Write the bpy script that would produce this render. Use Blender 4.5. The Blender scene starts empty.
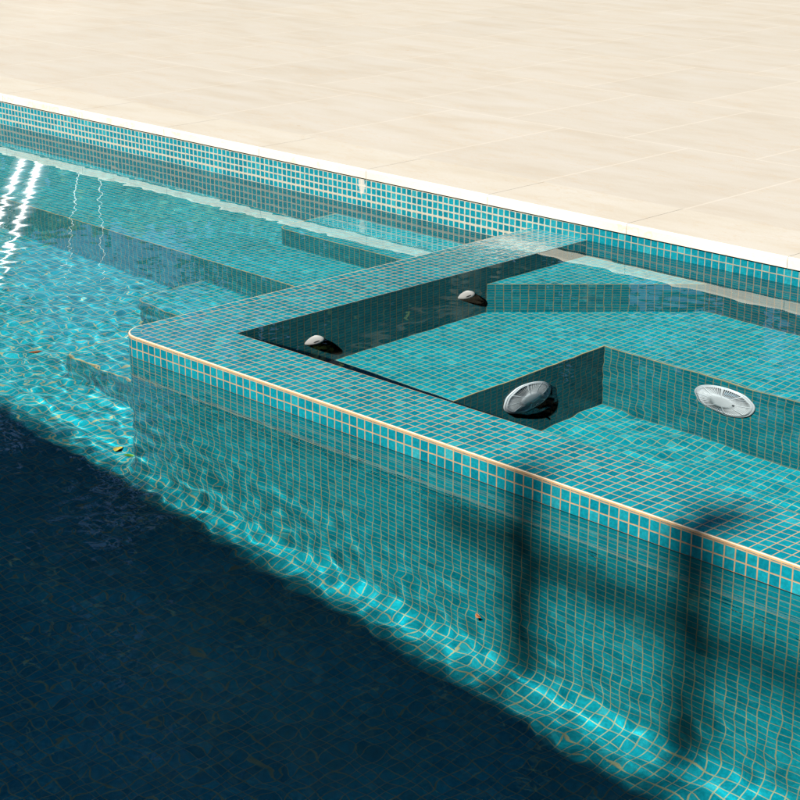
import bpy, bmesh, math, random
import numpy as np
from mathutils import Vector, Matrix

S = bpy.context.scene
COL = S.collection
T = 0.025                      # one mosaic tile = 25 mm; positions below are in tiles
PI = math.pi

# ------------------------------------------------------------------ camera, light, exposure
cam_d = bpy.data.cameras.new('camera')
cam = bpy.data.objects.new('camera', cam_d); COL.objects.link(cam); S.camera = cam
cam_d.lens = 78.39; cam_d.sensor_width = 36; cam_d.clip_start = 0.05; cam_d.clip_end = 2000
PIT, YAW = math.radians(19.104), math.radians(135.162)
cam.location = (3.5452, -2.5432, 1.3163)
fw = Vector((math.cos(PIT) * math.cos(YAW), math.cos(PIT) * math.sin(YAW), -math.sin(PIT)))
cam.rotation_euler = fw.to_track_quat('-Z', 'Y').to_euler()

SUN_DIR = Vector((-0.108, 0.600, -0.795)).normalized()      # the way the light travels
w = bpy.data.worlds.new('World'); S.world = w; w.use_nodes = True
wn = w.node_tree.nodes; wl = w.node_tree.links
sky = wn.new('ShaderNodeTexSky'); sky.sky_type = 'NISHITA'; sky.sun_disc = False
sky.sun_elevation = math.asin(-SUN_DIR.z)
sky.sun_rotation = math.atan2(-SUN_DIR.x, -SUN_DIR.y)
sky.air_density = 1.0; sky.dust_density = 0.15; sky.ozone_density = 3.5; sky.altitude = 2500
bg = wn['Background']; bg.inputs['Strength'].default_value = 0.05
wl.new(sky.outputs[0], bg.inputs[0])

sd = bpy.data.lights.new('sun', 'SUN'); sd.energy = 5.0; sd.angle = math.radians(0.55); sd.color = (1.0, 0.955, 0.88)
sun = bpy.data.objects.new('sun', sd); COL.objects.link(sun)
sun.rotation_euler = SUN_DIR.to_track_quat('-Z', 'Y').to_euler(); sun.location = (0, -6, 8)
sd.cycles.is_caustics_light = True

S.view_settings.view_transform = 'Standard'; S.view_settings.look = 'None'
S.view_settings.exposure = 1.25; S.view_settings.gamma = 1.0; S.view_settings.use_curve_mapping = False
S.render.engine = 'CYCLES'
cy = S.cycles
cy.use_denoising = True; cy.max_bounces = 10; cy.transmission_bounces = 8; cy.glossy_bounces = 5; cy.diffuse_bounces = 1
cy.caustics_refractive = True; cy.caustics_reflective = False; cy.blur_glossy = 0.6
cy.sample_clamp_indirect = 6.0; cy.use_adaptive_sampling = False
try: cy.denoising_prefilter = 'ACCURATE'
except Exception: pass

# ------------------------------------------------------------------ helpers
def tag(o, label=None, cat=None, group=None, kind=None):
    if label: o['label'] = label
    if cat: o['category'] = cat
    if group: o['group'] = group
    if kind: o['kind'] = kind
    return o

def empty(name, loc=(0, 0, 0)):
    o = bpy.data.objects.new(name, None); COL.objects.link(o)
    o.location = Vector(loc) * T; o.empty_display_size = 0.1
    return o

class MB:
    """collects faces in tile units, each with a uv (in tiles) and a material index"""
    def __init__(s): s.v = []; s.f = []; s.uv = []; s.mi = []; s.sm = []
    def face(s, pts, uvs=None, mi=0, smooth=False):
        n = len(s.v); s.v += [tuple(p) for p in pts]; s.f.append(tuple(range(n, n + len(pts))))
        s.uv += list(uvs) if uvs else [(p[0], p[1]) for p in pts]
        s.mi.append(mi); s.sm.append(smooth)
    def zface(s, x0, y0, x1, y1, z, mi=0, oy=0.0, up=True):          # horizontal
        p = [(x0, y0, z), (x1, y0, z), (x1, y1, z), (x0, y1, z)]
        if not up: p.reverse()
        s.face(p, [(a[0], a[1] - oy) for a in p], mi)
    def wall(s, x0, y0, x1, y1, z0, z1, mi=0, oz=0.0, u0=0.0):        # vertical, normal on the right hand of (x0,y0)->(x1,y1)
        L = math.hypot(x1 - x0, y1 - y0)
        p = [(x0, y0, z0), (x1, y1, z0), (x1, y1, z1), (x0, y0, z1)]
        s.face(p, [(u0, z0 - oz), (u0 + L, z0 - oz), (u0 + L, z1 - oz), (u0, z1 - oz)], mi)
    def box(s, x0, y0, z0, x1, y1, z1, mi=0):
        s.wall(x0, y0, x1, y0, z0, z1, mi, 0, x0); s.wall(x1, y0, x1, y1, z0, z1, mi, 0, y0)
        s.wall(x1, y1, x0, y1, z0, z1, mi, 0, x0); s.wall(x0, y1, x0, y0, z0, z1, mi, 0, y0)
        s.zface(x0, y0, x1, y1, z1, mi); s.zface(x0, y0, x1, y1, z0, mi, up=False)
    def build(s, name, mats, parent=None, merge=False, origin=(0, 0, 0)):
        me = bpy.data.meshes.new(name)
        o0 = np.array(origin, float)
        me.from_pydata([tuple((np.array(v) - o0) * T) for v in s.v], [], s.f)
        uvl = me.uv_layers.new(name='tile')
        uvl.data.foreach_set('uv', [c for q in s.uv for c in q])
        me.polygons.foreach_set('material_index', s.mi); me.polygons.foreach_set('use_smooth', s.sm)
        for m in (mats if isinstance(mats, (list, tuple)) else [mats]): me.materials.append(m)
        if merge:
            bm = bmesh.new(); bm.from_mesh(me); bmesh.ops.remove_doubles(bm, verts=bm.verts, dist=1e-5); bm.to_mesh(me); bm.free()
        me.update()
        o = bpy.data.objects.new(name, me); COL.objects.link(o)
        if parent is not None: o.parent = parent
        elif any(origin): o.location = Vector(origin) * T
        return o

class NT:
    def __init__(s, name):
        s.m = bpy.data.materials.new(name); s.m.use_nodes = True; s.t = s.m.node_tree; s.n = s.t.nodes; s.l = s.t.links
        s.n.clear(); s.out = s.n.new('ShaderNodeOutputMaterial')
    def new(s, t, **k):
        x = s.n.new(t)
        for a, b in k.items(): setattr(x, a, b)
        return x
    def put(s, sock, v):
        if hasattr(v, 'links') or hasattr(v, 'is_output'): s.l.new(v, sock)
        else: sock.default_value = v
    def math(s, op, a, b=None, c=None):
        x = s.new('ShaderNodeMath', operation=op); s.put(x.inputs[0], a)
        if b is not None: s.put(x.inputs[1], b)
        if c is not None: s.put(x.inputs[2], c)
        return x.outputs[0]
    def mix(s, f, a, b):
        x = s.new('ShaderNodeMix', data_type='RGBA'); s.put(x.inputs[0], f); s.put(x.inputs[6], a); s.put(x.inputs[7], b); return x.outputs[2]
    def maprange(s, v, a, b, c, d, smooth=True):
        x = s.new('ShaderNodeMapRange', interpolation_type='SMOOTHSTEP' if smooth else 'LINEAR')
        for i, q in enumerate((v, a, b, c, d)): s.put(x.inputs[i], q)
        return x.outputs[0]
    def noise(s, vec, scale, detail=3, rough=0.5):
        x = s.new('ShaderNodeTexNoise'); s.put(x.inputs['Vector'], vec) if vec is not None else None
        x.inputs['Scale'].default_value = scale; x.inputs['Detail'].default_value = detail; x.inputs['Roughness'].default_value = rough
        return x.outputs['Fac']
    def ramp(s, v, stops):
        x = s.new('ShaderNodeValToRGB'); s.put(x.inputs[0], v); e = x.color_ramp.elements
        while len(e) < len(stops): e.new(0.5)
        for q, (p, c) in zip(e, stops): q.position = p; q.color = (*c, 1)
        return x.outputs[0]
    def bsdf(s, col, rough=0.5, spec=0.5, normal=None, metal=0.0, coat=None):
        b = s.new('ShaderNodeBsdfPrincipled'); s.put(b.inputs['Base Color'], col if not isinstance(col, tuple) else (*col, 1))
        s.put(b.inputs['Roughness'], rough); s.put(b.inputs['Specular IOR Level'], spec); b.inputs['Metallic'].default_value = metal
        if normal is not None: s.l.new(normal, b.inputs['Normal'])
        s.l.new(b.outputs[0], s.out.inputs[0]); return b

def tile_mat(name, stops=None, grout=(0.52, 0.34, 0.17), gw=0.055, spec=0.5, rough=0.18, calc=None, seed=0.0, wet=False):
    """glass mosaic: the uv map is in tiles, grout on whole numbers"""
    k = NT(name)
    uv = k.new('ShaderNodeUVMap', uv_map='tile').outputs[0]
    # hand laid sheets: lines wander by a fraction of a millimetre
    wob = k.new('ShaderNodeTexNoise'); k.l.new(uv, wob.inputs['Vector']); wob.inputs['Scale'].default_value = 0.35; wob.inputs['Detail'].default_value = 2
    wv = k.new('ShaderNodeVectorMath', operation='MULTIPLY_ADD')
    k.l.new(wob.outputs['Color'], wv.inputs[0]); wv.inputs[1].default_value = (0.09, 0.09, 0); 
    sub = k.new('ShaderNodeVectorMath', operation='SUBTRACT'); k.l.new(uv, sub.inputs[0]); sub.inputs[1].default_value = (0.045, 0.045, 0)
    k.l.new(sub.outputs[0], wv.inputs[2])
    sep = k.new('ShaderNodeSeparateXYZ'); k.l.new(wv.outputs[0], sep.inputs[0])
    def edge(c):
        f = k.math('FRACT', c); return k.math('MINIMUM', f, k.math('SUBTRACT', 1.0, f))
    ex, ey = edge(sep.outputs[0]), edge(sep.outputs[1])
    d = k.math('MINIMUM', ex, ey)
    fl = k.new('ShaderNodeVectorMath', operation='FLOOR'); k.l.new(wv.outputs[0], fl.inputs[0])
    off = k.new('ShaderNodeVectorMath', operation='ADD'); k.l.new(fl.outputs[0], off.inputs[0]); off.inputs[1].default_value = (0.5 + seed, 0.5 + seed * 3, seed)
    rnd = k.new('ShaderNodeTexWhiteNoise', noise_dimensions='3D'); k.l.new(off.outputs[0], rnd.inputs['Vector'])
    stops = stops or [(0.0, (0.0014, 0.1281, 0.1715)), (0.25, (0.0021, 0.1490, 0.1955)), (0.6, (0.0028, 0.1731, 0.2195)), (0.88, (0.0042, 0.1905, 0.2367)), (0.975, (0.0140, 0.2217, 0.2641)), (1.0, (0.0280, 0.2563, 0.2881))]
    tc = k.ramp(rnd.outputs['Value'], stops)
    n1 = k.noise(uv, 3.1, 4, 0.6)
    lit = k.maprange(n1, 0.3, 0.75, 0.80, 1.22)
    v = k.new('ShaderNodeVectorMath', operation='SCALE'); k.l.new(tc, v.inputs[0]); k.l.new(lit, v.inputs['Scale'])
    big = k.maprange(k.noise(uv, 0.07, 3, 0.6), 0.3, 0.7, 0.88, 1.10)
    s12 = k.new('ShaderNodeVectorMath', operation='SCALE'); k.l.new(fl.outputs[0], s12.inputs[0]); s12.inputs['Scale'].default_value = 1 / 12.0
    f12 = k.new('ShaderNodeVectorMath', operation='FLOOR'); k.l.new(s12.outputs[0], f12.inputs[0])
    r12 = k.new('ShaderNodeTexWhiteNoise', noise_dimensions='3D'); k.l.new(f12.outputs[0], r12.inputs['Vector'])
    big = k.math('MULTIPLY', big, k.maprange(r12.outputs['Value'], 0, 1, 0.94, 1.05, False))
    v2 = k.new('ShaderNodeVectorMath', operation='SCALE'); k.l.new(v.outputs[0], v2.inputs[0]); k.l.new(big, v2.inputs['Scale'])
    g = k.ramp(k.noise(uv, 0.8, 4, 0.65), [(0.3, tuple(c * 0.72 for c in grout)), (0.7, tuple(min(1, c * 1.15) for c in grout))])
    width = gw
    if calc:
        x0, x1, zt = calc        # lime crust on the joints: left of x1, above the waterline
        a = k.maprange(sep.outputs[0], x0, x1, 1.0, 0.0)
        b = k.maprange(sep.outputs[1], zt, zt + 0.05, 0.0, 1.0)
        nn = k.maprange(k.noise(uv, 1.6, 4, 0.7), 0.25, 0.6, 0.25, 1.0)
        cr = k.math('MULTIPLY', k.math('MULTIPLY', a, b), nn)
        su = k.new('ShaderNodeSeparateXYZ'); k.l.new(uv, su.inputs[0])
        dx_ = k.math('ABSOLUTE', k.math('SUBTRACT', su.outputs[0], -33.9)); dy_ = k.math('ABSOLUTE', k.math('SUBTRACT', su.outputs[1], 2.1))
        blob = k.math('ADD', k.math('POWER', k.math('DIVIDE', dx_, 0.75), 2.0), k.math('POWER', k.math('DIVIDE', dy_, 1.35), 2.0))
        blob = k.math('ADD', blob, k.math('MULTIPLY', k.math('SUBTRACT', k.noise(uv, 1.7, 4, 0.7), 0.5), 3.0))
        drip = k.maprange(blob, 0.6, 1.0, 0.85, 0.0)
        third = k.math('MULTIPLY', k.math('MULTIPLY', k.maprange(k.math('ABSOLUTE', sep.outputs[1]), 0.0, 0.35, 1.0, 0.0), a), 0.07)
        width = k.math('ADD', k.math('MULTIPLY_ADD', cr, 0.05, gw), third)
        g = k.mix(cr, g, (0.36, 0.35, 0.28, 1))
    mask = k.maprange(d, k.math('SUBTRACT', width, 0.02), k.math('ADD', width, 0.02), 1.0, 0.0) if not isinstance(width, float) else k.maprange(d, width - 0.02, width + 0.02, 1.0, 0.0)
    col = k.mix(mask, v2.outputs[0], g)
    if calc: col = k.mix(drip, col, (0.45, 0.43, 0.37, 1))
    # tiles sit a hair proud of the joint and are not quite coplanar
    hgt = k.math('ADD', k.math('MULTIPLY', mask, -0.5), k.math('MULTIPLY', n1, 0.10))
    bump = k.new('ShaderNodeBump'); bump.inputs['Strength'].default_value = 0.35; bump.inputs['Distance'].default_value = 0.0012; k.l.new(hgt, bump.inputs['Height'])
    rg = k.math('MULTIPLY_ADD', mask, 0.55, rough)
    b = k.bsdf(col, rg, spec, bump.outputs[0])
    if wet:        # a film of overflowing water, livelier near the far end
        b.inputs['Coat Weight'].default_value = 1.0; b.inputs['Coat Roughness'].default_value = 0.02; b.inputs['Coat IOR'].default_value = 1.33
        tc2 = k.new('ShaderNodeTexCoord').outputs['Object']; sp = k.new('ShaderNodeSeparateXYZ'); k.l.new(tc2, sp.inputs[0])
        lively = k.math('MULTIPLY', k.maprange(sp.outputs[1], 0.9, 1.25, 0.06, 1.0), k.maprange(sp.outputs[0], 0.2, 0.35, 1.0, 0.15))
        wn_ = k.noise(tc2, 22, 3, 0.5)
        b2 = k.new('ShaderNodeBump'); b2.inputs['Distance'].default_value = 0.004; k.l.new(lively, b2.inputs['Strength']); k.l.new(wn_, b2.inputs['Height'])
        k.l.new(b2.outputs[0], b.inputs['Coat Normal'])
    return k.m

GROUT = (0.3450, 0.2175, 0.1087)
M_tile = tile_mat('glass_mosaic', grout=GROUT, gw=0.056)
M_top = tile_mat('glass_mosaic_wet', grout=GROUT, gw=0.046, wet=True)
M_under = tile_mat('glass_mosaic_submerged', stops=[(0.0, (0.0020, 0.2182, 0.2833)), (0.25, (0.0029, 0.2522, 0.3218)), (0.6, (0.0039, 0.2813, 0.3505)), (0.9, (0.0059, 0.3055, 0.3746)), (0.98, (0.0147, 0.3395, 0.4034)), (1.0, (0.0294, 0.3782, 0.4322))], grout=(0.3234, 0.3724, 0.2156), gw=0.045, spec=0.15, seed=3.0)  # brighter tile and greener grout: bounced light and the water's absorption put into the colour
M_far = tile_mat('glass_mosaic_limed', grout=(0.28, 0.25, 0.17), gw=0.06, calc=(-4.0, 7.0, -1.0), seed=5.0)
M_farspa = tile_mat('glass_mosaic_coping_side', grout=(0.28, 0.24, 0.16), gw=0.055, seed=7.0)

def plain(name, col, rough=0.6, spec=0.5, var=0.12, scale=30.0, metal=0.0, bumpd=0.0):
    k = NT(name)
    tc = k.new('ShaderNodeTexCoord').outputs['Object']
    n = k.noise(tc, scale, 5, 0.6)
    c = k.ramp(n, [(0.3, tuple(x * (1 - var) for x in col)), (0.7, tuple(min(1, x * (1 + var)) for x in col))])
    nb = None
    if bumpd:
        b = k.new('ShaderNodeBump'); b.inputs['Strength'].default_value = 0.5; b.inputs['Distance'].default_value = bumpd; k.l.new(n, b.inputs['Height']); nb = b.outputs[0]
    k.bsdf(c, rough, spec, nb, metal); return k.m

M_edge = plain('edge_grout', (0.34, 0.215, 0.105), 0.5, 0.4, 0.15, 60)
M_edge_u = plain('edge_grout_submerged', (0.34, 0.33, 0.19), 0.6, 0.1, 0.15, 60)  # the water's green tint is mixed into this grout colour
M_rim_glint = plain('rim_glint_line', (0.58, 0.50, 0.38), 0.35, 0.6, 0.30, 26)  # pale strip painting the sun highlight along the wet rim
M_jet = plain('jet_plastic', (0.90, 0.91, 0.87), 0.4, 0.4, 0.05, 40)
M_white = plain('white_plastic', (0.74, 0.87, 0.92), 0.35, 0.4, 0.04, 40)
M_blueback = plain('blue_cavity', (0.14, 0.46, 0.72), 0.6, 0.2, 0.2, 60)
M_dark = plain('dark_hole', (0.02, 0.03, 0.035), 0.5, 0.2)
M_paint = plain('white_paint', (0.75, 0.75, 0.72), 0.5, 0.4, 0.05)
M_steel = plain('brushed_steel', (0.80, 0.80, 0.78), 0.45, 0.5, 0.05, 15, metal=1.0)
M_timber = plain('dark_timber', (0.10, 0.07, 0.045), 0.7, 0.3, 0.3, 12)
M_render = plain('wall_render', (0.42, 0.38, 0.31), 0.9, 0.2, 0.08, 6, bumpd=0.003)
M_bark = plain('bark', (0.055, 0.05, 0.035), 0.9, 0.1, 0.35, 9, bumpd=0.01)

def stone_mat(name, joints=None, base=(0.315, 0.288, 0.245)):
    k = NT(name)
    tc = k.new('ShaderNodeTexCoord').outputs['Object']
    mp = k.new('ShaderNodeMapping'); k.l.new(tc, mp.inputs[0]); mp.inputs['Rotation'].default_value = (0, 0, 0.25); mp.inputs['Scale'].default_value = (1.0, 3.2, 1.0)
    n = k.noise(mp.outputs[0], 2.3, 7, 0.62)
    c = k.ramp(n, [(0.28, tuple(x * f for x, f in zip(base, (0.93, 0.90, 0.86)))), (0.5, base), (0.72, tuple(min(1, x * f) for x, f in zip(base, (1.03, 1.05, 1.09))))])
    # rusty veins and small pits
    vn = k.noise(mp.outputs[0], 1.1, 6, 0.7)
    vein = k.maprange(k.math('ABSOLUTE', k.math('SUBTRACT', vn, 0.53)), 0.0, 0.012, 0.30, 0.0)
    c = k.mix(vein, c, (0.31, 0.24, 0.16, 1))
    sp = k.new('ShaderNodeTexVoronoi'); k.l.new(tc, sp.inputs['Vector']); sp.inputs['Scale'].default_value = 2.6
    pit = k.maprange(sp.outputs['Distance'], 0.012, 0.028, 0.6, 0.0)
    c = k.mix(pit, c, (0.26, 0.19, 0.12, 1))
    fine = k.noise(tc, 90, 3, 0.7)
    c = k.mix(k.maprange(fine, 0.35, 0.7, 0.0, 0.10), c, (0.28, 0.24, 0.19, 1))
    b = k.new('ShaderNodeBump'); b.inputs['Strength'].default_value = 0.4; b.inputs['Distance'].default_value = 0.0015; k.l.new(fine, b.inputs['Height'])
    if joints:
        sep = k.new('ShaderNodeSeparateXYZ'); k.l.new(tc, sep.inputs[0])
        px, py, ox, oy = joints
        gy = k.math('DIVIDE', k.math('SUBTRACT', sep.outputs[1], oy), py)
        row = k.math('FLOOR', gy)
        gx = k.math('ADD', k.math('DIVIDE', k.math('SUBTRACT', sep.outputs[0], ox), px), k.math('MULTIPLY', row, 0.5))
        def dist(g, p):
            f = k.math('FRACT', g); return k.math('MULTIPLY', k.math('MINIMUM', f, k.math('SUBTRACT', 1.0, f)), p)
        dd = k.math('MINIMUM', dist(gx, px), dist(gy, py))
        jm = k.maprange(dd, 0.003, 0.006, 0.32, 0.0)
        cell = k.new('ShaderNodeTexWhiteNoise', noise_dimensions='2D')
        cv = k.new('ShaderNodeCombineXYZ'); k.l.new(k.math('FLOOR', gx), cv.inputs[0]); k.l.new(row, cv.inputs[1]); k.l.new(cv.outputs[0], cell.inputs['Vector'])
        sc = k.new('ShaderNodeVectorMath', operation='SCALE'); k.l.new(c, sc.inputs[0]); k.l.new(k.maprange(cell.outputs['Value'], 0, 1, 0.98, 1.02, False), sc.inputs['Scale'])
        c = k.mix(jm, sc.outputs[0], (0.43, 0.395, 0.34, 1))
    k.bsdf(c, 0.62, 0.3, b.outputs[0]); return k.m

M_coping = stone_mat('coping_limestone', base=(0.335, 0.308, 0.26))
M_nose_sunlit = stone_mat('coping_nose_sunlit', base=(0.66, 0.59, 0.48))  # direct sun on the coping's front face painted in as lighter stone
M_deck = stone_mat('deck_limestone', joints=(0.60, 0.85, 0.333, 76.4 * T))

def water_mat():
    k = NT('water')
    g = k.new('ShaderNodeBsdfGlass'); g.inputs['IOR'].default_value = 1.333; g.inputs['Roughness'].default_value = 0.0
    g.inputs['Color'].default_value = (1, 1, 1, 1)
    k.l.new(g.outputs[0], k.out.inputs[0]); return k.m
M_water = water_mat()

# ------------------------------------------------------------------ levels and outlines (tiles)
ZW = -2.25           # pool water
ZS = -0.03           # tub water, level with the top of its wall
ZB, ZF = -18.5, -37.0
XO, XI, YI, YF = -2.4, 7.0, 8.35, 65.4
XE = 130.0           # far right end of the tub, out of the picture
PX0, PX1, PY0 = -240.0, 200.0, -88.0
OZ = -1.29           # the first level joint on the walls
HC, HT = 1.89, 3.2   # underside and top of the coping
R = 3.0

# ------------------------------------------------------------------ the ground
def ring(mb, a, b, z, z_in=None):
    (ax0, ay0, ax1, ay1), (bx0, by0, bx1, by1) = a, b
    mb.zface(bx0, by0, bx1, ay0, z); mb.zface(bx0, ay1, bx1, by1, z)
    mb.zface(bx0, ay0, ax0, ay1, z); mb.zface(ax1, ay0, bx1, ay1, z)
CW = 11.3
DK = (-430, -420, 330, 450)
m = MB(); ring(m, (PX0 - CW, PY0 - CW, PX1 + CW, YF + CW - 0.3), DK, HT - 0.08)
for (x0, y0, x1, y1) in ((DK[0], DK[1], DK[2], DK[1]), (DK[2], DK[1], DK[2], DK[3]), (DK[2], DK[3], DK[0], DK[3]), (DK[0], DK[3], DK[0], DK[1])):
    m.wall(x0, y0, x1, y1, -4, HT - 0.08)
tag(m.build('pool_deck', M_deck), kind='structure')
kg = NT('lawn'); tcg = kg.new('ShaderNodeTexCoord').outputs['Object']
kg.bsdf(kg.ramp(kg.noise(tcg, 3.0, 8, 0.7), [(0.3, (0.025, 0.045, 0.012)), (0.7, (0.07, 0.10, 0.03))]), 0.9, 0.1)
m = MB(); ring(m, (DK[0] + 1, DK[1] + 1, DK[2] - 1, DK[3] - 1), (-20000, -20000, 20000, 20000), 1.0)
tag(m.build('lawn', kg.m), kind='structure')

# ------------------------------------------------------------------ the pool shell
pool = empty('swimming_pool', (0, 0, ZF))
tag(pool, 'big turquoise mosaic pool with sunken benches and steps along its pale stone edge', 'swimming pool')
pool.location = (0, 0, 0)
m = MB(); m.zface(PX0, PY0, PX1, YF, ZF, 0, -3.5)
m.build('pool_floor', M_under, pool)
m = MB(); m.wall(PX0, YF, XI, YF, ZF, HC, 0, OZ, PX0); m.build('side_wall', M_far, pool)
m = MB(); m.wall(XI, YF, PX1, YF, ZF, HC, 0, 0.9, XI); m.build('side_wall', M_farspa, pool)
m = MB(); m.wall(PX1, PY0, PX0, PY0, ZF, HC, 0, OZ, 0); m.build('side_wall', M_far, pool)
m = MB(); m.wall(PX0, PY0, PX0, YF, ZF, HC, 0, OZ, 0); m.build('end_wall', M_tile, pool)
m = MB(); m.wall(PX1, YF, PX1, PY0, ZF, HC, 0, OZ, 0); m.build('end_wall', M_tile, pool)
for o in pool.children:     # the far wall is seen from the water side: turn it towards the pool
    if o.name.startswith(('side_wall', 'end_wall')):
        o.data.flip_normals()

def sunken_block(name, path, z, z0, yb, mats, edge_w=0.15, label=None, u0=None):
    """a bench or step under water: path is its open front outline, left to right seen from the front; its top runs back to y = yb"""
    m = MB()
    u = path[0][0] if u0 is None else u0
    for (a, b) in zip(path[:-1], path[1:]):
        L = math.hypot(b[0] - a[0], b[1] - a[1])
        m.wall(a[0], a[1], b[0], b[1], z0, z - edge_w, 0, z - edge_w, u)
        m.wall(a[0], a[1], b[0], b[1], z - edge_w, z, 1)
        u += L
    # top: outer edge strip, then the grid
    ins = []
    n = len(path)
    for i, p in enumerate(path):
        t = Vector((0, 0))
        if i > 0: t += (Vector(p) - Vector(path[i - 1])).normalized()
        if i < n - 1: t += (Vector(path[i + 1]) - Vector(p)).normalized()
        t.normalize(); nrm = Vector((-t.y, t.x))
        ins.append(Vector(p) + nrm * edge_w)
    for i in range(n - 1):
        a, b, c, d = path[i], path[i + 1], ins[i + 1], ins[i]
        m.face([(a[0], a[1], z), (b[0], b[1], z), (c.x, c.y, z), (d.x, d.y, z)], mi=1)
    pts = [(q.x, q.y, z) for q in ins]
    if path[0][1] < yb - 1e-6: pts.append(None)
    poly = [(q.x, q.y, z) for q in ins] + [(ins[-1].x, yb, z)] + ([(ins[0].x, yb, z)] if ins[0].y < yb - 1e-6 else [])
    if ins[0].y >= yb - 1e-6: poly = [(q.x, min(q.y, yb), z) for q in ins] + [(ins[-1].x, yb, z)]
    if abs(poly[-1][0] - poly[-2][0]) < 1e-6 and abs(poly[-1][1] - poly[-2][1]) < 1e-6: poly.pop()
    m.face(poly, [(p[0], p[1] - path[-1][1]) for p in poly], 0)
    o = m.build(name, mats, pool if label is None else label)
    return o

def rounded_left(xl, yf, yb, r, xr):
    pts = [(xl, yb)]
    for i in range(9):
        a = PI + (PI / 2) * i / 8
        pts.append((xl + r + r * math.cos(a), yf + r + r * math.sin(a)))
    pts.append((xr, yf)); return pts
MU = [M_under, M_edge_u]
# long bench along the far wall, then the steps beside the tub
sunken_block('bench', [(PX0, 41.4), (XO + 0.5, 41.4)], ZB, ZF, YF, MU)
sunken_block('step', rounded_left(-39.4, 53.8, YF, 2.2, XO + 0.5), -10.0, ZB, YF, MU, u0=0.2)
sunken_block('step', rounded_left(-40.5, 29.5, 41.4, 2.6, XO + 0.5), -29.0, ZF, 41.4, MU, u0=0.0)
sunken_block('step', rounded_left(-29.0, 10.9, 29.5, 1.2, XO + 0.5), -29.0, ZF, 29.5, MU, u0=0.0)

# coping stones
def coping_stone(x0, x1, y_in, y_out, seed):
    """a stone slab with a softly rounded nose towards the water"""
    m = MB(); s = 1 if y_out > y_in else -1
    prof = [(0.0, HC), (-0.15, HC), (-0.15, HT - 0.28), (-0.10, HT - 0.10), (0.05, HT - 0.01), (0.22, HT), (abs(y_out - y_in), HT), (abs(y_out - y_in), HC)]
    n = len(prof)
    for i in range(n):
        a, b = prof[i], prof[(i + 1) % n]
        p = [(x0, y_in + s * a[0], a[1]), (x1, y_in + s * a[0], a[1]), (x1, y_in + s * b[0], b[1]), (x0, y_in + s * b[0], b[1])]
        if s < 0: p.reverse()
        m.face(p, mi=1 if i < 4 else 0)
    for x, rev in ((x0, True), (x1, False)):
        p = [(x, y_in + s * a[0], a[1]) for a in prof]
        if rev != (s < 0): p.reverse()
        m.face(p)
    return m.build('coping_stone', [M_coping, M_nose_sunlit], pool)
k0 = math.floor((PX0 - 13.3) / 23.1)
x = 13.3 + k0 * 23.1; xs = []
while x < PX1 + 23: xs.append(x); x += 23.1
for a, b in zip(xs[:-1], xs[1:]):
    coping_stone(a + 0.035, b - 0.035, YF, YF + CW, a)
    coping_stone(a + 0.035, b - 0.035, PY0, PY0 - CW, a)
for (xa, s) in ((PX0, -1), (PX1, 1)):
    m = MB()
    m.box(min(xa, xa + s * CW), PY0 - 0.1, HC, max(xa, xa + s * CW), YF + 0.1, HT)
    m.build('coping_edge', M_coping, pool)

# ------------------------------------------------------------------ the hot tub
tub = empty('hot_tub', (0, 0, 0))
tag(tub, 'raised corner hot tub of turquoise mosaic brimming with water behind its broad L shaped wall', 'hot tub')
def outline(off):
    """outer outline of the L wall, offset inwards; list of ((x, y), u)"""
    pts = [((XE, off), XE), ((60.0, off), 60.0), ((20.0, off), 20.0), ((XO + R, off), XO + R)]
    u = XO + R; N = 12; rr = R - off
    for i in range(1, N + 1):
        a = -PI / 2 - (PI / 2) * i / N
        pts.append(((XO + R + rr * math.cos(a), R + rr * math.sin(a)), u - R * (PI / 2) * i / N))
    u -= R * PI / 2
    pts.append(((XO + off, YF), u - (YF - R)))
    return pts
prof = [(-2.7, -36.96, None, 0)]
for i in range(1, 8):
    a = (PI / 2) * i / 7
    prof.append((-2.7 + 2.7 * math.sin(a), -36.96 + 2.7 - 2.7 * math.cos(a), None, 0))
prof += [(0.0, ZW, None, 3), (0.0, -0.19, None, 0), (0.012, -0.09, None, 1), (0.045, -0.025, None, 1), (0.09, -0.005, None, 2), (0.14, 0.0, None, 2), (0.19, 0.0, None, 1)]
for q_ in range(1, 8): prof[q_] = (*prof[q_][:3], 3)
m = MB()
acc = [0.0]
for i in range(1, len(prof)):
    acc.append(acc[-1] + math.hypot(prof[i][0] - prof[i - 1][0], prof[i][1] - prof[i - 1][1]))
idx_top = 9
vs = [(-0.19 - OZ) - (acc[idx_top] - q) for q in acc]
outs = [outline(p[0]) for p in prof]
for j in range(len(prof) - 1):
    A, B = outs[j], outs[j + 1]
    for i in range(len(A) - 1):
        (a, ua), (b, ub) = A[i], A[i + 1]; (c, _), (d, _) = B[i + 1], B[i]
        m.face([(b[0], b[1], prof[j][1]), (a[0], a[1], prof[j][1]), (d[0], d[1], prof[j + 1][1]), (c[0], c[1], prof[j + 1][1])],
               [(ub, vs[j]), (ua, vs[j]), (ua, vs[j + 1]), (ub, vs[j + 1])], prof[j + 1][3], True)
# border course that follows the edge
A, B = outline(0.19), outline(1.35)
for i in range(len(A) - 1):
    (a, ua), (b, ub) = A[i], A[i + 1]; (c, _), (d, _) = B[i + 1], B[i]
    m.face([(b[0], b[1], 0), (a[0], a[1], 0), (d[0], d[1], 0), (c[0], c[1], 0)], [(ub, 0.03), (ua, 0.03), (ua, 1.0), (ub, 1.0)], 4)
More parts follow.
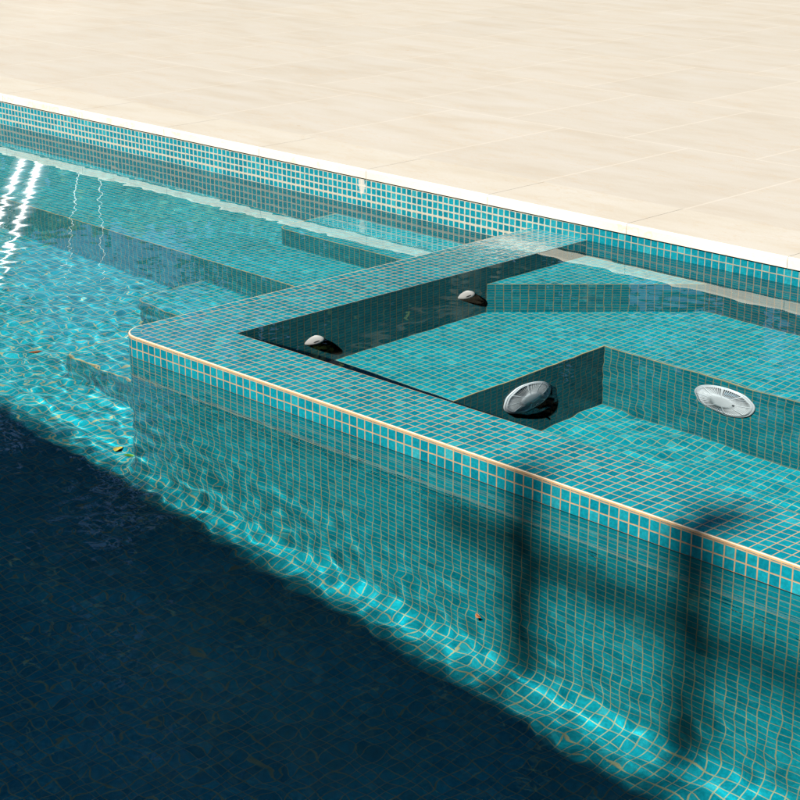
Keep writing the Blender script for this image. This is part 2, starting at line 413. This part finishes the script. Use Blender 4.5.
# the rest of the top
P = [q for q, _ in B]
near = [(XE, YI), (XE, 1.35)] ; 
def topface(poly): m.face([(p[0], p[1], 0) for p in poly], [(p[0], p[1] - 0.35) for p in poly], 4)
topface([(60.0, 1.35), (XE, 1.35), (XE, YI), (60.0, YI)]); topface([(20.0, 1.35), (60.0, 1.35), (60.0, YI), (20.0, YI)])
topface([(XI, 1.35), (20.0, 1.35), (20.0, YI), (XI, YI)])
arc = [q for q, _ in B[3:16]]          # from (XO+R, 1.35) round to (XO+1.35, R)
topface([(XI, YI), (XO + 1.35, YI)] + list(reversed(arc)) + [(XI, 1.35)])
topface([(XO + 1.35, YI), (XI, YI), (XI, YF), (XO + 1.35, YF)])
# inner faces
m.wall(XI, YF, XI, YI, ZF, 0, 3, OZ, 0.35); 
m.f[-1] = m.f[-1]
m.wall(XI, YI, XE, YI, ZF, 0, 3, OZ, 7.0)
m.wall(XE, YI, XE, YF, ZF, 0, 3, OZ, 0.0)
m.wall(XE, YF, XE, 0, ZF, 0, 0, OZ, 0.0)
wallo = m.build('surround_wall', [M_tile, M_edge, M_rim_glint, M_under, M_top], tub)
# fix the orientation of the inner faces
me = wallo.data
bm = bmesh.new(); bm.from_mesh(me)
for f in bm.faces:
    c = f.calc_center_median() / T
    n = f.normal
    if abs(c.x - XI) < 1e-3 and abs(n.x) > 0.9 and n.x < 0: f.normal_flip()
    if abs(c.y - YI) < 1e-3 and abs(n.y) > 0.9 and n.y < 0: f.normal_flip()
    if abs(n.z) > 0.9 and n.z < 0 and c.z > -0.1: f.normal_flip()
bmesh.ops.remove_doubles(bm, verts=bm.verts, dist=1e-5)
bm.to_mesh(me); bm.free()

WX, WY = 25.0, 46.9       # foot well
WXE = 92.0
ew = 0.16
m = MB()                   # bench top with edge strips
m.zface(XI, YI, WX - ew, WY + ew, ZB, 0, 0.35); m.zface(XI, WY + ew, XE, YF, ZB, 0, 0.35); m.zface(WXE + ew, YI, XE, WY + ew, ZB, 0, 0.35)
m.zface(WX - ew, YI, WX, WY, ZB, 1); m.zface(WX - ew, WY, WXE + ew, WY + ew, ZB, 1); m.zface(WXE, YI, WXE + ew, WY, ZB, 1)
m.build('bench', MU, tub)
m = MB()                   # foot well
m.wall(WX, WY, WX, YI, ZF, ZB - ew, 0, ZB - ew, 0); m.wall(WX, WY, WX, YI, ZB - ew, ZB, 1)
m.wall(WXE, WY, WX, WY, ZF, ZB - ew, 0, ZB - ew, 0); m.wall(WXE, WY, WX, WY, ZB - ew, ZB, 1)
m.wall(WXE, YI, WXE, WY, ZF, ZB - ew, 0, ZB - ew, 0)
m.zface(WX, YI, WXE, WY, ZF + 0.15, 0, 0.9)
o = m.build('footwell', MU, tub)
bm = bmesh.new(); bm.from_mesh(o.data)
ctr = Vector(((WX + WXE) / 2 * T, (YI + WY) / 2 * T, 0))
for f in bm.faces:
    v = ctr - f.calc_center_median(); v.z = 0
    if abs(f.normal.z) < 0.1 and v.dot(f.normal) < 0: f.normal_flip()
bm.to_mesh(o.data); bm.free()
# corner seat
zc = -7.5
m = MB()
a, b = (XI, 46.9), (XI + 18.5, YF)
L = math.hypot(b[0] - a[0], b[1] - a[1])
m.wall(a[0], a[1], b[0], b[1], ZB, zc - ew, 0, zc - ew, 0); m.wall(a[0], a[1], b[0], b[1], zc - ew, zc, 1)
q = ew * 0.7071
m.face([(a[0], a[1], zc), (b[0], b[1], zc), (b[0] - q, b[1], zc), (a[0], a[1] + q, zc)], mi=1)
poly = [(a[0], a[1] + q, zc), (b[0] - q, b[1], zc), (XI, YF, zc)]
m.face(poly, [(p[0], p[1] - 0.35) for p in poly], 0)
m.build('corner_seat', MU, tub)
for o in tub.children:
    if o.name.startswith('corner_seat'): pass

# ------------------------------------------------------------------ water
def ripples(X, Y, lam0, lam1, n, seed, wind, spread, power=1.15):
    rs = np.random.RandomState(seed)
    H = np.zeros_like(X); s2 = 0.0
    for i in range(n):
        lam = lam0 * (lam1 / lam0) ** rs.rand(); th = wind + spread * rs.randn(); kx, ky = 2 * PI / lam * math.cos(th), 2 * PI / lam * math.sin(th)
        a = lam ** power; ph = rs.rand() * 2 * PI
        ph2 = 0.9 * np.sin(X * 0.021 * (1 + rs.rand()) + rs.rand() * 6) + 0.9 * np.sin(Y * 0.024 * (1 + rs.rand()) + rs.rand() * 6)
        H += a * np.sin(kx * X + ky * Y + ph + ph2); s2 += (a * 2 * PI / lam) ** 2 / 2
    return H / math.sqrt(s2)         # unit rms slope, height in tiles

def grid_mesh(name, xs, ys, Z, keep, XY=None):
    nx, ny = len(xs), len(ys)
    X, Y = XY if XY else np.meshgrid(xs, ys)
    co = np.stack([X, Y, Z], -1).reshape(-1, 3) * T
    j, i = np.mgrid[0:ny - 1, 0:nx - 1]
    a = (j * nx + i)[keep]; F = np.stack([a, a + 1, a + nx + 1, a + nx], 1)
    used = np.zeros(nx * ny, bool); used[F] = True
    F = (np.cumsum(used) - 1)[F]; co = co[used]
    me = bpy.data.meshes.new(name); me.vertices.add(len(co)); me.vertices.foreach_set('co', co.ravel())
    me.loops.add(F.size); me.loops.foreach_set('vertex_index', F.ravel().astype(np.int32))
    me.polygons.add(len(F)); me.polygons.foreach_set('loop_start', np.arange(0, F.size, 4, dtype=np.int32))
    me.polygons.foreach_set('use_smooth', np.ones(len(F), bool))
    me.update(calc_edges=True); me.materials.append(M_water)
    o = bpy.data.objects.new(name, me); COL.objects.link(o)
    o.cycles.is_caustics_caster = True
    return o

def sig(t): return 1 / (1 + np.exp(-t))
xs = np.concatenate([np.linspace(PX0, -135, 60)[:-1], np.arange(-135, 105, 0.36), np.linspace(105.2, PX1, 50)])
ys = np.concatenate([np.linspace(PY0, -62, 20)[:-1], np.arange(-62, YF - 0.2, 0.36), [YF + 0.02]])
X, Y = np.meshgrid(xs, ys)
rough = 0.0036 + 0.0118 * sig((2 - X) / 10) * np.where(Y < 4, 1.0, np.exp(-((Y - 4) / 17) ** 2)) * sig((Y + 16) / 4) * sig((X + 78) / 9) + 0.013 * sig((-13 - Y) / 5)
rough *= 0.8 + 0.35 * np.sin(X * 0.05 + 1) * np.sin(Y * 0.07 + 2)
edge = np.clip((YF - Y) / 6, 0.3, 1)
Z = ZW + rough * edge * (ripples(X, Y, 1.6, 7, 100, 4, 0.9, 1.0, 0.7))
inside = (X > XO + 0.6) & (Y > 0.6)
kc = ~(inside[:-1, :-1] & inside[1:, 1:] & inside[:-1, 1:] & inside[1:, :-1] & (X[:-1, :-1] < XE - 1))
pw = tag(grid_mesh('pool_water', xs, ys, Z, kc), kind='structure')

xs = np.concatenate([np.arange(XI - 0.02, 62, 0.36), np.linspace(62.3, XE + 0.02, 90)])
ys = np.concatenate([np.arange(YI - 0.02, YF, 0.36), [YF + 0.02]])
X, Y = np.meshgrid(xs, ys)
dist = np.minimum(X - XI, Y - YI)
amp = (0.0038 + 0.002 * sig((X - 30) / 8)) * np.clip(0.25 + dist / 4, 0.25, 1)
Z = ZS + amp * ripples(X, Y, 2.2, 12, 60, 11, 2.2, 0.8, 0.9)
kc = np.ones((len(ys) - 1, len(xs) - 1), bool)
tw = tag(grid_mesh('hot_tub_water', xs, ys, Z, kc), kind='structure')

for o in list(pool.children) + list(tub.children):
    o.cycles.is_caustics_receiver = True

# ------------------------------------------------------------------ fittings in the tub
def lathe(name, prof, mat, parent, n=48, cells=None):
    """prof: (radius, height) rings; revolved round local z, in tiles; cells(i, j) -> keep"""
    bm = bmesh.new(); rows = []
    for r, h in prof:
        if r < 1e-6: rows.append([bm.verts.new((0, 0, h * T))])
        else: rows.append([bm.verts.new((r * T * math.cos(2 * PI * k / n), r * T * math.sin(2 * PI * k / n), h * T)) for k in range(n)])
    for i in range(len(rows) - 1):
        A, B = rows[i], rows[i + 1]
        for k in range(n):
            if cells and not cells(i, k): continue
            a, b = A[k % len(A)], A[(k + 1) % len(A)]; c, d = B[(k + 1) % len(B)], B[k % len(B)]
            vs = []
            for v in (a, b, c, d):
                if v not in vs: vs.append(v)
            if len(vs) > 2: bm.faces.new(vs)
    bmesh.ops.recalc_face_normals(bm, faces=bm.faces)
    me = bpy.data.meshes.new(name); bm.to_mesh(me); bm.free()
    for p in me.polygons: p.use_smooth = True
    me.materials.append(mat)
    o = bpy.data.objects.new(name, me); COL.objects.link(o); o.parent = parent
    o.cycles.is_caustics_receiver = True
    return o

def make_jet(loc, label):
    t = empty('jet_nozzle', loc); t.rotation_euler = (0, PI / 2, 0)
    tag(t, label, 'water jet', 'white jets in the shaded wall of the tub')
    fl_ = lathe('flange', [(1.28, -0.6), (1.32, 0.02), (1.40, 0.08), (1.34, 0.17), (1.12, 0.27), (0.78, 0.34), (0.42, 0.37), (0.0, 0.38)], M_jet, t); fl_.rotation_euler = (0.30, -0.20, 0); fl_.location = (0, 0, 0.0)
    h = lathe('outlet', [(0.0, 0.03), (0.24, 0.02), (0.30, -0.02)], M_dark, t, 24); h.scale = (0.55, 1.5, 1.0)
    h.parent = fl_; h.location = (0.42 * T, 0.30 * T, 0.375 * T); h.rotation_euler = (-0.05, 0.08, 0.4)
    return t
make_jet((XI, 18.9, -9.5), 'white round jet in the dark tub wall, the one nearer the sharp inner corner')
make_jet((XI, 43.0, -9.1), 'white round jet high in the dark tub wall, close to the corner seat')

def make_drain(loc, rot, label):
    t = empty('suction_grille', loc); t.rotation_euler = rot
    tag(t, label, 'grille', 'domed suction covers in the foot well')
    RD = 3.9; dome = lambda r: 0.20 + 0.52 * (1 - (r / RD) ** 2)
    lathe('base_ring', [(RD, 0.02), (RD + 0.06, 0.1), (RD, 0.22), (RD - 0.22, 0.24), (RD - 0.3, 0.1)], M_white, t, 64)
    radii = [0.0, 0.5, 1.0, 1.6, 2.2, 2.8, 3.42, 3.72]
    rings = []
    for r in radii: rings.append((r, dome(r)))
    open_rows = {3, 4, 5}
    def keep(i, k):
        if i not in open_rows: return True
        if k % 20 in (0, 1): return True            # eight broad spokes
        return k % 2 == 0
    o = lathe('cover', rings, M_white, t, 160, keep)
    so = o.modifiers.new('thick', 'SOLIDIFY'); so.thickness = 0.09 * T; so.offset = -1
    lathe('backing', [(0.0, 0.10), (RD - 0.3, 0.08)], M_blueback, t, 48)
    lathe('screw', [(0.0, dome(1) + 0.16), (0.14, dome(1) + 0.15), (0.18, dome(1))], M_dark, t, 16).location = (1.5 * T, 0, -0.1 * T)
    return t
make_drain((WX, 33.8, -25.2), (0, PI / 2, 0), 'white domed grille on the shaded side of the foot well, throwing a dark shadow')
make_drain((41.6, WY, -24.1), (PI / 2, 0, 0), 'white domed grille on the sunlit back of the foot well')

# ------------------------------------------------------------------ leaves on the pool floor
def leaf(loc, size, rot, col, label, name='fallen_leaf'):
    bm = bmesh.new(); N = 8; L = []; Rr = []
    for i in range(N + 1):
        t = i / N; wdt = 0.34 * math.sin(PI * t) ** 0.8 * (1 - 0.25 * t); zc = 0.12 * math.sin(t * 3.1) + 0.05
        L.append(bm.verts.new(((t - .5) * size * T, wdt * size * T, (zc + 0.10 * wdt) * size * T)))
        Rr.append(bm.verts.new(((t - .5) * size * T, -wdt * size * T, (zc + 0.10 * wdt) * size * T)))
    M_ = [bm.verts.new(((i / N - .5) * size * T, 0, (0.12 * math.sin(i / N * 3.1) + 0.02) * size * T)) for i in range(N + 1)]
    for i in range(N):
        bm.faces.new((L[i], M_[i], M_[i + 1], L[i + 1])); bm.faces.new((M_[i], Rr[i], Rr[i + 1], M_[i + 1]))
    me = bpy.data.meshes.new(name); bm.to_mesh(me); bm.free()
    me.materials.append(plain('leaf_' + name, col, 0.6, 0.2, 0.3, 120))
    o = bpy.data.objects.new(name, me); COL.objects.link(o); o.location = Vector(loc) * T; o.rotation_euler = rot
    sl = o.modifiers.new('thick', 'SOLIDIFY'); sl.thickness = 0.0006
    o.cycles.is_caustics_receiver = True
    tag(o, label, 'leaf'); return o
leaf((-4.5, 2.2, ZF + 0.1), 2.0, (0.1, 0, 0.4), (0.10, 0.30, 0.02), 'green leaf on the pool floor by the edge of the shadow')
leaf((-6.8, 2.4, ZF + 0.1), 1.5, (0, 0.1, 2.2), (0.62, 0.50, 0.08), 'yellow leaf on the pool floor beside a green one')
leaf((-38.5, 12.8, ZF + 0.1), 1.8, (0, 0.1, 1.2), (0.22, 0.09, 0.03), 'brown leaf on the rippled pool floor left of the tub')
leaf((49.5, -0.35, -30.0), 0.55, (PI / 2, 0.5, 0.3), (0.70, 0.28, 0.12), 'tiny orange petal stuck low on the tiled front wall')

# ------------------------------------------------------------------ house added unseen behind the camera to cast the pool's shade; railing on its roof
HY, HZ = -259.0, 320.0
gw = empty('house', (0, HY, HT)); tag(gw, 'tall pale rendered house front added out of view to shade the near end of the pool', 'house')  # unseen house, added only to cast the pool's shade
gw.rotation_euler = (0, 0, -0.055)
m = MB(); m.box(-330, -160, -HT, 420, 0, HZ - 2 - HT); m.build('wall', M_render, gw)
m = MB(); m.box(-331, -161, HZ - 2 - HT, 421, 0.6, HZ - HT); m.build('added_house_capping', M_coping, gw)
for wx in (-250, -150, -50, 50, 150, 250, 350):
    for wz in (30, 190):
        m = MB(); m.box(wx - 24, 0.1, wz, wx + 24, 2.5, wz + 70); wo = m.build('window', M_timber, gw)
        m = MB(); m.box(wx - 21, 2.0, wz + 3, wx - 1, 2.9, wz + 67); m.box(wx + 1, 2.0, wz + 3, wx + 21, 2.9, wz + 67); m.build('pane', M_dark, wo)
fr = empty('added_rail_frame', (110, HY - 4, HZ)); tag(fr, 'dark timber posts with a cross rail on the roof edge of the added unseen house', 'railing'); fr.rotation_euler = (0, 0, -0.055)
for px, pw_, ph in ((-8.6, 0.75, 25), (9.0, 0.75, 25)):
    m = MB(); m.box(px - pw_, -1, 0, px + pw_, 1, ph); m.build('added_post', M_timber, fr)
m = MB(); m.box(-19, 1.05, 14.4, 24, 2.2, 16.6); m.build('added_rail', M_timber, fr)

def shadow_leaves(x, label, seed, spread=3.0, h=38, n=900, x2=None):  # unseen leaf clumps added to soften and break up the post shadows
    rs = np.random.RandomState(seed); V = []
    for _ in range(n):
        if x2 is None: c = np.array([x + rs.randn() * spread * 0.55, rs.randn() * 1.6, rs.rand() ** 0.8 * h])
        else: c = np.array([rs.uniform(x, x2), rs.randn() * 1.3 + 1.5, 15.5 + rs.randn() * 2.2])
        a = rs.randn(3); a /= np.linalg.norm(a); b = np.cross(a, rs.randn(3)); b /= np.linalg.norm(b) + 1e-9; q = 1.1 * (0.6 + rs.rand())
        V += [c - a * q, c + b * q * .45, c + a * q, c - b * q * .45]
    me = bpy.data.meshes.new('shadow_foliage'); V = np.array(V) * T; nf = len(V) // 4
    me.vertices.add(len(V)); me.vertices.foreach_set('co', V.ravel()); me.loops.add(nf * 4); me.loops.foreach_set('vertex_index', np.arange(nf * 4, dtype=np.int32))
    me.polygons.add(nf); me.polygons.foreach_set('loop_start', np.arange(0, nf * 4, 4, dtype=np.int32)); me.update(calc_edges=True)
    kk = bpy.data.materials.get('shadow_foliage_leaf') or plain('shadow_foliage_leaf', (0.04, 0.08, 0.02), 0.5, 0.3, 0.3, 20)
    me.materials.append(kk); o = bpy.data.objects.new('shadow_foliage', me); COL.objects.link(o)
    o.location = fr.location; o.rotation_euler = fr.rotation_euler; tag(o, label, 'climbing plant'); return o  # leaf clump added to soften the post shadows
shadow_leaves(-8.6, 'leaf clump added to break up the shadow of the roof railing post at the free end of the rail', 3, 2.2, 30, 150)
shadow_leaves(9.0, 'fuller leaf clump added to break up the shadow of the middle post of the roof railing', 4, 2.6, 36, 270)

# ------------------------------------------------------------------ masts added beyond the deck, leaned so their sun glint lies on the water
def mast(p0, p1, r, label, sway=0.0):
    mat = M_steel if r > 0.02 else M_paint
    p0, p1 = Vector(p0), Vector(p1)
    t = empty('glint_mast', (0, 0, 0)); t.location = p0; tag(t, label, 'mast', 'masts added beyond the deck for their glint')
    bm = bmesh.new(); N = 14; n = 24; rows = []
    d = (p1 - p0)
    for i in range(N + 1):
        c = d * (i / N) + Vector((sway * math.sin(PI * i / N), sway * math.sin(PI * i / N), 0)); rr = r * (1 - 0.35 * i / N)
        rows.append([bm.verts.new((c.x + rr * math.cos(2 * PI * k / n), c.y + rr * math.sin(2 * PI * k / n), c.z)) for k in range(n)])
    for i in range(N):
        for k in range(n): bm.faces.new((rows[i][k], rows[i][(k + 1) % n], rows[i + 1][(k + 1) % n], rows[i + 1][k]))
    bm.faces.new(rows[-1])
    me = bpy.data.meshes.new('pole'); bm.to_mesh(me); bm.free()
    for f in me.polygons: f.use_smooth = True
    me.materials.append(mat)
    o = bpy.data.objects.new('pole', me); COL.objects.link(o); o.parent = t
    m = MB(); rb = r * 2.2 / T; m.box(-rb, -rb, -3, rb, rb, 0.8); m.build('glint_mast_foot_plate', M_steel, t)
    return t
for base, top, r, l in (((-6.96, 4.78, 0.07), (-8.00, 4.55, 2.12), 0.11, 'tallest of the thick steel masts added for a glint, leaning over the far side of the deck'),
                        ((-6.83, 4.64, 0.07), (-7.72, 4.33, 1.68), 0.11, 'shorter thick steel mast added for a glint, leaning over the far side of the deck'),
                        ((-7.20, 5.02, 0.07), (-8.09, 5.18, 2.32), 0.005, 'thin white rod added beyond the deck for a faint streak, the one leaning slightly to the left'),
                        ((-7.42, 5.20, 0.07), (-8.07, 5.52, 2.30), 0.005, 'thin white rod added beyond the deck for a faint streak, the rightmost of the four')):
    mast(base, top, r, l)

# ------------------------------------------------------------------ trees beyond the deck
def leaf_mat(name, c0, c1):
    k = NT(name); g = k.new('ShaderNodeNewGeometry')
    c = k.ramp(g.outputs['Random Per Island'], [(0.0, c0), (0.7, c1), (1.0, tuple(min(1, x * 1.6) for x in c1))])
    d = k.new('ShaderNodeBsdfPrincipled'); k.l.new(c, d.inputs['Base Color']); d.inputs['Roughness'].default_value = 0.9; d.inputs['Specular IOR Level'].default_value = 0.1
    t = k.new('ShaderNodeBsdfTranslucent'); k.l.new(c, t.inputs['Color'])
    mx = k.new('ShaderNodeMixShader'); mx.inputs[0].default_value = 0.3; k.l.new(d.outputs[0], mx.inputs[1]); k.l.new(t.outputs[0], mx.inputs[2])
    k.l.new(mx.outputs[0], k.out.inputs[0]); return k.m
M_leafs = [leaf_mat('foliage_dark', (0.015, 0.035, 0.010), (0.045, 0.075, 0.02)), leaf_mat('foliage_mid', (0.03, 0.055, 0.012), (0.07, 0.11, 0.03))]

def crown_mesh(seed, h, w, nclump, nleaf, size, hb=0.28):
    rs = np.random.RandomState(seed); V = []
    ph = rs.rand(3) * 6
    cl = []
    while len(cl) < nclump:
        p = rs.uniform(-1, 1, 3)
        r = np.linalg.norm(p)
        lob = 0.82 + 0.22 * math.sin(3 * math.atan2(p[1], p[0]) + ph[0] + 2 * p[2]) + 0.12 * math.sin(7 * p[2] + ph[1])
        if r < lob and r > 0.30 * rs.rand(): cl.append(p)
    for p in cl:
        c = np.array([p[0] * w, p[1] * w, h * (hb + (1 - hb) * (p[2] * 0.5 + 0.5))])
        rad = 0.24 * (0.6 + 0.9 * rs.rand())
        for _ in range(nleaf):
            o = rs.randn(3) * rad * np.array([1, 1, 0.75]) + c
            a = rs.randn(3); a /= np.linalg.norm(a); b = np.cross(a, rs.randn(3)); b /= np.linalg.norm(b) + 1e-9
            s = size * (0.6 + 0.8 * rs.rand()); a = a * s; b = b * s * 0.45
            V += [o - a, o - a * 0.1 + b, o + a, o - a * 0.1 - b]
    V = np.array(V)
    me = bpy.data.meshes.new('crown'); nf = len(V) // 4
    me.vertices.add(len(V)); me.vertices.foreach_set('co', V.ravel())
    me.loops.add(nf * 4); me.loops.foreach_set('vertex_index', np.arange(nf * 4, dtype=np.int32))
    me.polygons.add(nf); me.polygons.foreach_set('loop_start', np.arange(0, nf * 4, 4, dtype=np.int32))
    me.update(calc_edges=True)
    return me
def trunk_mesh(seed, h, r):
    rnd = random.Random(seed); bm = bmesh.new(); n = 9
    def limb(p0, p1, r0, r1, bend):
        N = 6; rows = []; d = (p1 - p0); t = d.normalized(); s = t.orthogonal().normalized(); u = t.cross(s)
        for i in range(N + 1):
            f = i / N; c = p0 + d * f + bend * math.sin(PI * f); rr = r0 + (r1 - r0) * f
            rows.append([bm.verts.new(c + (s * math.cos(2 * PI * k / n) + u * math.sin(2 * PI * k / n)) * rr * (1 + 0.08 * math.sin(3 * k))) for k in range(n)])
        for i in range(N):
            for k in range(n): bm.faces.new((rows[i][k], rows[i][(k + 1) % n], rows[i + 1][(k + 1) % n], rows[i + 1][k]))
    top = Vector((rnd.uniform(-.3, .3), rnd.uniform(-.3, .3), h * 0.72))
    limb(Vector((0, 0, -0.1)), top, r, r * 0.35, Vector((rnd.uniform(-.2, .2), rnd.uniform(-.2, .2), 0)))
    for i in range(9):
        f = rnd.uniform(0.3, 0.95); a = rnd.uniform(0, 2 * PI); p0 = top * f; L = h * rnd.uniform(0.18, 0.3)
        limb(p0, p0 + Vector((math.cos(a) * L, math.sin(a) * L, L * rnd.uniform(0.4, 1.0))), r * 0.38 * (1.2 - f), r * 0.06, Vector((0, 0, -0.1 * L)))
    me = bpy.data.meshes.new('trunk'); bm.to_mesh(me); bm.free(); me.materials.append(M_bark)
    for f in me.polygons: f.use_smooth = True
    return me
CR = [crown_mesh(1, 9.5, 2.2, 230, 80, 0.075), crown_mesh(2, 8.4, 1.9, 190, 80, 0.07, 0.2), crown_mesh(3, 11.0, 2.5, 260, 80, 0.08, 0.26)]
TR = [trunk_mesh(1, 9.5, 0.20), trunk_mesh(2, 8.4, 0.17), trunk_mesh(3, 11.0, 0.24)]
for i, c in enumerate(CR): c.materials.append(M_leafs[i % 2])
rt = random.Random(8)
ct = Vector((3.545, -2.543, 0))
for i in range(15):
    az = math.radians(107 + i * 4.3 + rt.uniform(-0.8, 0.8)); dd = rt.choice((16.0, 17.5, 19.5)) + rt.uniform(-.4, .4)
    if i == 14: az, dd = math.radians(130.8), 19.0
    if abs(math.degrees(az) - 145.2) < 5.4: az = math.radians(145.2 + math.copysign(8.3, math.degrees(az) - 145.2))
    p = ct + Vector((math.cos(az), math.sin(az), 0)) * dd
    kind = rt.randrange(3)
    t = empty('broadleaf_tree', (0, 0, 0)); t.location = (p.x, p.y, 0.02); t.rotation_euler = (0, 0, rt.uniform(0, 6.28)); s = rt.uniform(1.12, 1.4); t.scale = (s, s, s)
    tag(t, 'broadleaf tree in the garden row whose crowns mirror dark in the water', 'tree', 'trees beyond the deck')
    for nm, me in (('crown', CR[kind]), ('trunk', TR[kind])):
        o = bpy.data.objects.new(nm, me); COL.objects.link(o); o.parent = t
# clipped hedge at their feet
def hedge(x, y, rz, L, h, label):
    rs = np.random.RandomState(int(abs(x * 100)) % 9999); V = []
    for _ in range(9000):
        p = np.array([rs.uniform(-L / 2, L / 2), rs.uniform(-.45, .45), rs.uniform(0, h)]); 
        if rs.rand() < 0.7:
            if rs.rand() < 0.6: p[1] = -0.45 + 0.08 * rs.randn()
            else: p[2] = h + 0.06 * rs.randn()
        a = rs.randn(3); a /= np.linalg.norm(a); b = np.cross(a, rs.randn(3)); b /= np.linalg.norm(b) + 1e-9
        V += [p - a * .08, p + b * .04, p + a * .08, p - b * .04]
    V = np.array(V); me = bpy.data.meshes.new('hedge'); nf = len(V) // 4
    me.vertices.add(len(V)); me.vertices.foreach_set('co', V.ravel()); me.loops.add(nf * 4); me.loops.foreach_set('vertex_index', np.arange(nf * 4, dtype=np.int32))
    me.polygons.add(nf); me.polygons.foreach_set('loop_start', np.arange(0, nf * 4, 4, dtype=np.int32)); me.update(calc_edges=True); me.materials.append(M_leafs[1])
    o = bpy.data.objects.new('hedge', me); COL.objects.link(o); o.location = (x, y, 0.02); o.rotation_euler = (0, 0, rz)
    tag(o, label, 'hedge'); return o
for i, az in enumerate((114, 126, 138, 150, 162)):
    a = math.radians(az); p = ct + Vector((math.cos(a), math.sin(a), 0)) * 14.9
    hedge(p.x, p.y, a - PI / 2, 3.3, 1.9, ('clipped green hedge under the trees, stretch %s' % ('at the right end', 'right of the middle', 'in the middle', 'behind the masts', 'at the left end')[i]))
